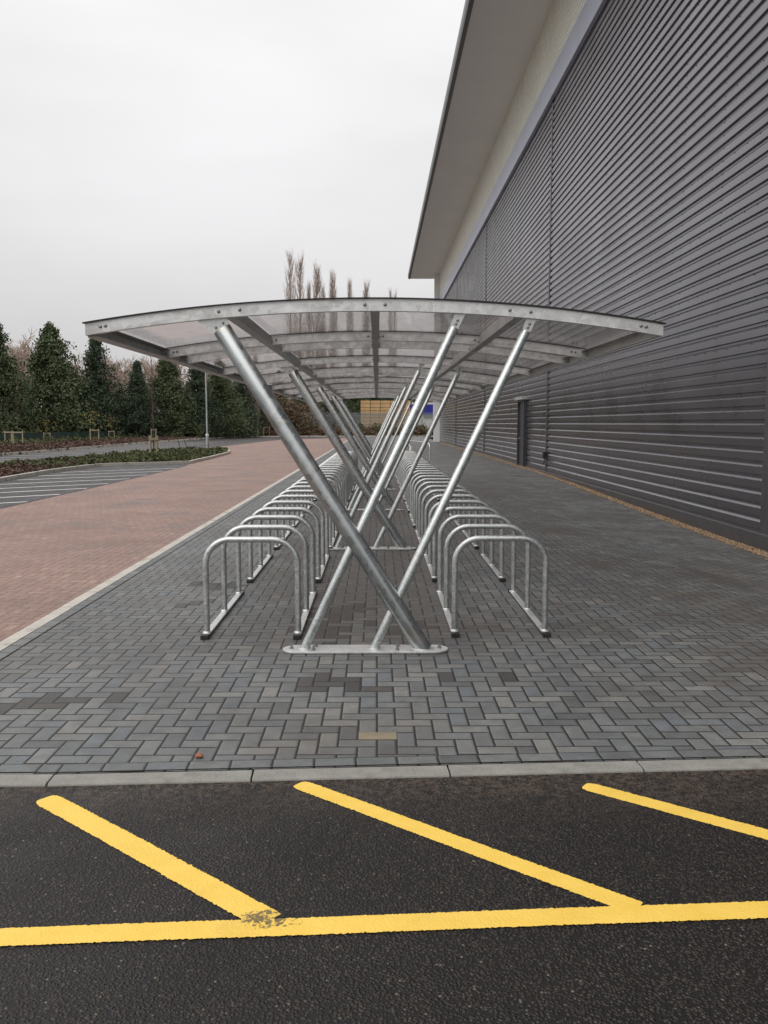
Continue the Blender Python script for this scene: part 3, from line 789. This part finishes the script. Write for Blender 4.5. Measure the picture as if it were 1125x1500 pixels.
# ------------------------------------------------------------------ trees
def conifer_mesh(seed, H, Rm, n=120, per=70, size=.2, mat='conifer'):
    rnd = random.Random(seed); m = MB()
    for b in range(n):
        t = rnd.random()**.85*.96+.02
        z = H*t; ang = rnd.random()*2*math.pi
        prof = (1-t)**.80*(1.0-.25*max(0,.18-t)/.18)
        r = Rm*prof*(1+.22*math.sin(ang*3+seed+t*5))*rnd.uniform(.5,1.12)
        L = max(r, .12); cx, cy = math.cos(ang), math.sin(ang)
        lift = rnd.uniform(-.12,.30)
        if rnd.random() < .3: L *= rnd.uniform(1.15,1.45); lift += .12
        for q in range(int(per*(.45+.75*prof))):
            s = rnd.random()**.55; w = .10+.30*L*.45*(1-abs(s-.65))
            leaf(m, (cx*L*s+rnd.gauss(0,w), cy*L*s+rnd.gauss(0,w), z+lift*L*s-.12*L*s*s+rnd.gauss(0,.14+.05*L)), size*rnd.uniform(.5,1.25), rnd, .1)
    for q in range(50): leaf(m, (rnd.gauss(0,.1), rnd.gauss(0,.1), H*(.93+.09*rnd.random())), size*.7, rnd)
    me = m.build('crown', M[mat], recalc=False)
    t = MB(); t.tube([(0,0,0),(.03,0,H*.4),(0,.04,H*.97)], [H*.02+.06, H*.012+.04, .015], 8)
    return me, t.build('trunk', M['bark'])
def tree(name, parts, loc, s, rz, label, group, proto_used):
    e = tag(empty(name, loc, rz), label, 'tree', group); e.scale = (s[0], s[0], s[1])
    for p in parts:
        if id(p) not in proto_used: q = p; proto_used.add(id(p))
        else: q = p.copy(); col.objects.link(q)
        q.parent = e
    return e
used = set()
CON = [conifer_mesh(11, 10, 3.9, 300, 100, .135), conifer_mesh(12, 10, 3.6, 300, 100, .135, 'conifer_dark'), conifer_mesh(13, 10, 4.3, 300, 100, .135)]
def px2x(px, Y): return (px-552)/1257*Y*.985
def top(py, Y): return 1.63+(620-py)/1257*Y
conif = [  # px, py of the top, Y, spread, kind, label
 (-6,470,76,.95,0,'dark conifer cut off by the left edge of the photo'),
 (75,478,82,1.18,2,'tall broad green conifer standing left of the shelter roof corner'),
 (141,494,86,.98,1,'dark conifer with its tip just under the shelter roof corner'),
 (200,531,88,.78,1,'shorter dark conifer between two bare trees left of the roof edge'),
 (245,520,90,1.0,0,'conifer under the sloping roof edge left of the lamp post'),
 (288,528,92,.85,1,'conifer right behind the slim lamp post'),
 (322,530,95,.95,2,'conifer just right of the slim lamp post'),
 (352,545,100,.85,1,'dark conifer seen beyond the head of the front thick strut'),
 (34,560,90,.8,1,'low dark conifer in the gap between the two leftmost tall conifers'),
 (110,560,92,.8,0,'low conifer in the gap left of the dark conifer under the roof corner'),
 (172,572,92,.8,2,'low conifer behind the gap beside the shorter dark conifer'),
 (408,545,122,.9,1,'conifer at the left end of the palisade fence'),
 (440,560,126,1.0,1,'dark conifer behind the left part of the palisade fence'),
 (470,555,128,1.0,0,'conifer behind the palisade fence left of the timber stacks'),
 (500,550,130,1.05,1,'dark conifer behind the fence next to the leftmost timber stack'),
 (535,555,132,1.0,1,'conifer rising behind the left timber stacks'),
 (568,552,132,1.05,1,'conifer rising behind the right timber stacks'),
 (600,556,134,1.0,2,'conifer behind the white building left half'),
 (632,552,134,1.0,1,'conifer behind the white building near the warehouse corner'),
 (380,560,112,.7,1,'slender conifer behind the pale young trunks'),
 (486,566,122,.95,1,'dense conifer close behind the middle of the palisade fence'),(520,564,122,.95,0,'dense conifer directly left of the timber stacks'),(551,566,124,.9,1,'dense conifer directly behind the middle timber stack'),
]
for i, (px, py, Y, s, k, lab) in enumerate(conif):
    h = top(py, Y)/10.
    tree('conifer_tree', CON[k], (px2x(px,Y), Y, 0), (s*.93*(.75+.25*h), h), i*1.3, lab, 'conifers along the edge of the site', used)

def branchy(seed, H, kind='broad'):
    rnd = random.Random(seed); m = MB()
    def seg(a, b, r0, r1, n=3): m.tube([a, b], [r0, r1], n, caps=False, smooth=False)
    def grow(p, d, L, r, lev):
        k = 3 if lev < 2 else 2; q = p; dd = d
        for i in range(k):
            dd = (dd+Vector((rnd.gauss(0,.13),rnd.gauss(0,.13),rnd.gauss(.07,.08)))).normalized()
            n = q+dd*L/k; seg(q, n, r*(1-i/k*.4), r*(1-(i+1)/k*.4), 5 if lev < 2 else 3)
            if lev < 4:
                for c in range(2 if lev < 3 else 3):
                    s = Vector((rnd.gauss(0,1),rnd.gauss(0,1),rnd.gauss(.5,.5))).normalized()
                    grow(n, (dd*.9+s*.75).normalized(), L*rnd.uniform(.48,.72), max(r*.58,.012), lev+1) if rnd.random() < .92 else None
            q = n
    if kind == 'broad':
        grow(Vector((0,0,0)), Vector((0,0,1)), H*.42, H*.018, 0)
    else:
        stems = [(0,0)] if kind == 'poplar' else [(-.7,0),(.75,.2)]
        for sx, sy in stems:
            hh = H*(1 if sx <= 0 else .985)
            m.tube([(sx*.3,sy,0),(sx,sy,hh*.4),(sx*1.05,sy,hh)], [.30,.16,.02], 6, caps=False)
            for b in range(330 if len(stems) == 1 else 230):
                t = rnd.uniform(.10,.97); z = hh*t; a = rnd.random()*6.283
                L = hh*.16*(1-t)**.45*rnd.uniform(.6,1.1)+.5; w = rnd.uniform(.20,.46)
                p = Vector((sx,sy,z)); d = Vector((math.cos(a)*w, math.sin(a)*w, 1)).normalized()
                mid = p+d*L*.5+Vector((math.cos(a),math.sin(a),0))*L*.07; e = mid+Vector((d.x*.4,d.y*.4,1)).normalized()*L*.5
                seg(p, mid, .038, .024); seg(mid, e, .024, .009)
                for c in range(5):
                    u = rnd.uniform(.15,1); o = p.lerp(mid, u*2) if u < .5 else mid.lerp(e, (u-.5)*2)
                    a2 = rnd.random()*6.283
                    seg(o, o+Vector((math.cos(a2)*.28, math.sin(a2)*.28, .9)).normalized()*rnd.uniform(.5,1.3), .011, .006)
    return m
def bare(name, mesh_o, loc, s, rz, label, group, kindcat='tree'):
    pass
BB = [branchy(21, 10).build('branches', M['palebark'], recalc=False), branchy(25, 10).build('branches', M['palebark'], recalc=False)]
bare_spots = [(38,486,100,0,'leafless pale tree between the two leftmost tall conifers'),(20,500,98,1,'leafless tree right behind the conifer at the left edge'),(100,520,100,0,'leafless tree right of the broad green conifer'),
 (172,526,100,1,'leafless tree right of the conifer under the roof corner'),(190,532,108,0,'leafless brownish tree behind the shorter dark conifer'),(222,526,102,1,'leafless tree between the shorter dark conifer and the roof edge'),(268,530,106,0,'leafless tree left of the lamp post behind the conifers'),
 (308,520,108,1,'leafless tree behind the top of the lamp post'),(345,540,108,0,'leafless tree beyond the head of the front thick strut'),(55,500,102,1,'leafless pale tree close behind the broad green conifer'),
 (30,497,93,0,'leafless pale tree nearest of those between the two leftmost tall conifers'),(112,528,104,1,'low leafless tree between the broad green conifer and the one under the roof corner'),(163,536,96,0,'leafless tree touching the right side of the conifer under the roof corner'),
 (180,528,104,1,'brown leafless tree whose twigs show left of the shorter dark conifer tip'),(214,534,98,0,'leafless tree touching the right side of the shorter dark conifer'),(232,524,110,1,'tall leafless tree in the gap just left of the roof edge'),
 (262,540,100,0,'leafless tree below the roof edge between two conifers left of the lamp post'),(300,545,102,1,'leafless tree crossed by the lamp post'),(330,548,104,0,'leafless tree between the lamp post and the front thick strut')]
for i, (px, py, Y, k, lab) in enumerate(bare_spots):
    h = top(py, Y)/8.6; o = BB[k]
    tree('bare_tree', [o], (px2x(px,Y), Y, 0), (h*1.35, h), i*2.1, lab, 'leafless trees behind the conifers', used)
POP = [branchy(31, 28, 'poplar2').build('branches', M['palebark'], recalc=False), branchy(33, 24, 'poplar').build('branches', M['palebark'], recalc=False), branchy(34, 24, 'poplar').build('branches', M['palebark'], recalc=False)]
pops = [(433,366,132,0,1.0,28,'tallest leafless poplar with twin stems showing above the shelter roof'),(465,387,140,1,1.15,24,'second tallest leafless poplar above the shelter roof'),
        (488,397,148,2,.95,24,'third leafless poplar from the left above the shelter roof'),(513,408,160,1,.85,24,'slender leafless poplar in the middle of the poplar row'),
        (537,412,162,2,1.0,24,'leafless poplar above the bolts at the crown of the front arch'),(575,420,175,0,.62,28,'rightmost leafless poplar of the row, nearest the warehouse'),
        (453,412,142,1,.75,24,'small leafless poplar left of the second tallest one'),(474,416,142,2,.6,24,'small leafless poplar right of the second tallest one')]
for i, (px, py, Y, k, w, h0, lab) in enumerate(pops):
    h = top(py, Y)/h0*.945
    tree('poplar_tree', [POP[k]], (px2x(px,Y), Y, 0), (w, h), i*.9 if k else 0.1, lab, 'row of leafless poplars', used)
# group of pale bare young trunks right of the lamp post
tp = branchy(41, 9, 'poplar')
TB = tp.build('branches', M['palebark'], recalc=False)
for i, (px, Y, lab) in enumerate([(352,104,'pale slender bare tree leftmost of the three beyond the front thick strut'),(363,106,'pale slender bare tree in the middle of the three beyond the front thick strut'),(374,105,'pale slender bare tree rightmost of the three beyond the front thick strut')]):
    tree('bare_tree', [TB], (px2x(px,Y), Y, 0), (.8, 1.0), i*1.7, lab, 'pale slender bare trees', used)
# brown leafy bushes hanging at the left end of the fence
def bush_mesh(seed, mat):
    rnd = random.Random(seed); m = MB()
    for b in range(60):
        c = Vector((rnd.gauss(0,1.1), rnd.gauss(0,.9), abs(rnd.gauss(1.8,1.2))))
        for q in range(45): leaf(m, c+Vector((rnd.gauss(0,.35),rnd.gauss(0,.35),rnd.gauss(0,.35))), .13*rnd.uniform(.6,1.3), rnd)
    return m.build('foliage', M[mat], recalc=False)
BU = [bush_mesh(3,'brownleaf'), bush_mesh(4,'greenleaf')]
for i, (px, Y, s, k, lab) in enumerate([(425,106.5,1.2,0,'large brown leafed bush at the left end of the palisade fence'),(412,107,1.0,0,'smaller brown leafed bush left of the large brown bush'),(398,108,.9,1,'green bush left of the brown leafed bushes'),(447,112.5,1.2,0,'brown leafed bush behind the palisade fence')]):
    e = tag(empty('bush', (px2x(px,Y),Y,0), i*1.1), lab, 'bush', 'bushes at the fence end'); e.scale = (s,s,s)
    q = BU[k]
    if id(q) in used: q = q.copy(); col.objects.link(q)
    used.add(id(BU[k])); q.parent = e

# green windbreak mesh along the foot of the trees
wf = tag(empty('mesh_fence', (-27,75,0)), 'low dark green mesh fence along the foot of the conifers', 'fence')
FP = [(-34,56),(-29.5,70),(-26.5,82),(-24.5,94),(-22,104),(-16,110)]
m = MB(); pm = []
for a, b in zip(FP, FP[1:]):
    A = Vector(a); B = Vector(b); d = (B-A).normalized(); n = Vector((-d.y,d.x))*.01
    V = [A-n,B-n,B+n,A+n]; m.add([(v.x+27,v.y-75,.05) for v in V]+[(v.x+27,v.y-75,.85) for v in V], [(3,2,1,0),(4,5,6,7),(0,1,5,4),(1,2,6,5),(2,3,7,6),(3,0,4,7)])
    N = int((B-A).length/2.5)
    for k in range(N): pm.append(A+(B-A)*k/N)
m.build('mesh_panel', M['greenmesh'], wf)
for p in pm:
    m = MB(); m.box(p.x+27-.04,p.x+27+.04,p.y-75-.04,p.y-75+.04,0,1.05); m.build('post', M['bark'], wf)

# staked saplings
def sapling_parts(seed, leaf_mat=None, H=3.4):
    rnd = random.Random(seed); parts = []
    m = MB(); m.tube([(0,0,0),(.02,0,H*.5),(0,.02,H)], [.03,.022,.008], 7)
    for k in range(26):
        z = rnd.uniform(H*.42,H*.97); a = rnd.random()*6.28; L = .55*(1-z/H)+.25
        m.tube([(0,0,z),(math.cos(a)*L*.5,math.sin(a)*L*.5,z+L*.45),(math.cos(a)*L*.7,math.sin(a)*L*.7,z+L)], [.010,.007,.003], 3, caps=False)
    parts.append(m.build('stem', M['bark']))
    for s in (-1, 1):
        m = MB(); m.tube([(s*.3,0,0),(s*.3,0,1.0)], .045, 8); parts.append(m.build('stake', M['stake']))
    m = MB(); m.box(-.33,.33,-.065,-.045,.86,.95); parts.append(m.build('crossbar', M['stake']))
    if leaf_mat:
        m = MB()
        for k in range(45): leaf(m, (rnd.gauss(0,.35), rnd.gauss(0,.3), rnd.uniform(1.1,2.3)), .09, rnd)
        parts.append(m.build('leaves', M[leaf_mat], recalc=False))
    return parts
SA = sapling_parts(1); SB = sapling_parts(2, 'yellowleaf', 2.6)
sap = [(8,64.5,0,1,'staked bare sapling at the far left edge of the mulch bed'),(22,59.2,0,1.05,'staked bare sapling nearest the camera in the mulch bed'),(135,71.4,1,1.1,'staked sapling with yellow green leaves below the roof corner conifer'),(160,80,1,.9,'small staked sapling with yellow orange leaves right of the one below the corner conifer'),
       (222,82.8,0,1.05,'staked bare sapling midway between the island stake pair and the roof corner'),(284,96,0,1.1,'staked bare sapling close left of the lamp post'),(294,99,0,1.0,'staked bare sapling directly behind the lamp post'),(341,101,1,1.0,'staked yellowing sapling right of the lamp post'),
       (352,101.5,0,1.05,'staked bare sapling beside the yellowing one right of the lamp post'),(374,104,0,1.,'staked bare sapling in front of the pale slender trees'),(389,105,0,1.15,'staked bare sapling farthest right along the bed'),(65,73,1,.8,'small leafy staked sapling below the broad green conifer')]
for i, (px, Y, k, s, lab) in enumerate(sap):
    e = tag(empty('staked_sapling', (px2x(px,Y),Y,.06), i*.35-.3), lab, 'sapling', 'staked saplings in the planting bed'); e.scale = (s,s,s)
    for p in (SA,SB)[k]:
        q = p
        if id(p) in used: q = p.copy(); col.objects.link(q)
        used.add(id(p)); q.parent = e
e = tag(empty('staked_sapling', (-11.0,42.5,.05), .4), 'sapling between two stout close stakes standing on the green island', 'sapling', 'staked saplings in the planting bed')
rnd = random.Random(8)
for sx in (-.16,.16):
    m = MB(); m.tube([(sx,0,0),(sx,0,.98)], .06, 10); m.build('stake', M['stake'], e)
m = MB(); m.box(-.22,.22,-.085,-.06,.75,.86); m.build('crossbar', M['stake'], e)
m = MB(); m.tube([(0,0,0),(.02,0,1.9),(0,.03,4.2)], [.035,.024,.008], 7)
for k in range(12):
    z = rnd.uniform(1.7,4.1); a = rnd.random()*6.28; L = .5*(1-z/4.4)+.25
    m.tube([(0,0,z),(math.cos(a)*L*.6,math.sin(a)*L*.6,z+L)], [.009,.003], 3, caps=False)
m.build('stem', M['bark'], e)
# two leaning dark twigs on the island
for k, (x, lab) in enumerate([(-9.95,'left one of two thin dark leaning canes on the island'),(-9.62,'right one of two thin dark leaning canes on the island')]):
    m = MB(); m.tube([(0,0,0),(-.12,0,.45),(-.3,0,1.0)], .018, 6); o = m.build('cane', M['bark']); o.location = (x, 44, .05); tag(o, lab, 'cane', 'leaning canes')

# ------------------------------------------------------------------ light, sky, camera
w = bpy.data.worlds.new('World'); sc.world = w; w.use_nodes = True
nt = w.node_tree; nt.nodes.clear(); L = nt.links
out = nt.nodes.new('ShaderNodeOutputWorld'); bg = nt.nodes.new('ShaderNodeBackground'); L.new(bg.outputs[0], out.inputs[0])
sky = nt.nodes.new('ShaderNodeTexSky'); sky.sky_type = 'NISHITA'; sky.sun_disc = False
SE, SR = R(58), R(232)
sky.sun_elevation = SE; sky.sun_rotation = SR; sky.air_density = 1.; sky.dust_density = 4.
hs = nt.nodes.new('ShaderNodeHueSaturation'); hs.inputs['Saturation'].default_value = .10; L.new(sky.outputs[0], hs.inputs['Color'])
tc = nt.nodes.new('ShaderNodeTexCoord'); mp = nt.nodes.new('ShaderNodeMapping'); mp.inputs['Scale'].default_value = (1,1,2.6); L.new(tc.outputs['Generated'], mp.inputs[0])
nz = nt.nodes.new('ShaderNodeTexNoise'); nz.inputs['Scale'].default_value = 1.7; nz.inputs['Detail'].default_value = 4; nz.inputs['Roughness'].default_value = .5; L.new(mp.outputs[0], nz.inputs['Vector'])
rp = nt.nodes.new('ShaderNodeValToRGB'); rp.color_ramp.elements[0].position = .3; rp.color_ramp.elements[1].position = .72
rp.color_ramp.elements[0].color = (6.7,6.6,6.65,1); rp.color_ramp.elements[1].color = (8.5,8.42,8.55,1); L.new(nz.outputs[0], rp.inputs[0])
mx = nt.nodes.new('ShaderNodeMix'); mx.data_type = 'RGBA'; mx.inputs[0].default_value = .93; L.new(hs.outputs[0], mx.inputs[6]); L.new(rp.outputs[0], mx.inputs[7])
# an overcast sky is brightest overhead
sx_ = nt.nodes.new('ShaderNodeSeparateXYZ'); L.new(tc.outputs['Generated'], sx_.inputs[0])
zr = nt.nodes.new('ShaderNodeMapRange'); L.new(sx_.outputs[2], zr.inputs[0])
for i_, v_ in enumerate((0, 1, .86, 2.0)): zr.inputs[i_+1].default_value = v_
vm = nt.nodes.new('ShaderNodeVectorMath'); vm.operation = 'SCALE'; L.new(mx.outputs[2], vm.inputs[0]); L.new(zr.outputs[0], vm.inputs['Scale'])
L.new(vm.outputs[0], bg.inputs[0]); bg.inputs[1].default_value = .095
sd = bpy.data.lights.new('sun', 'SUN'); sd.energy = 1.25; sd.angle = R(60); sd.color = (1,.97,.93)
so = bpy.data.objects.new('sun', sd); col.objects.link(so)
d = Vector((math.cos(SE)*math.sin(SR), math.cos(SE)*math.cos(SR), math.sin(SE)))
so.rotation_euler = d.to_track_quat('Z', 'Y').to_euler()

cd = bpy.data.cameras.new('camera'); cam = bpy.data.objects.new('camera', cd); col.objects.link(cam); sc.camera = cam
cd.sensor_fit = 'VERTICAL'; cd.sensor_height = 36; cd.sensor_width = 27; cd.lens = 1257/1500*36
cd.clip_start = .05; cd.clip_end = 2500
cam.location = (0,0,1.63)
cam.rotation_euler = (R(90-5.905), 0, R(-.476))
sc.view_settings.view_transform = 'Standard'; sc.view_settings.look = 'None'; sc.view_settings.gamma = 1
sc.view_settings.exposure = 0
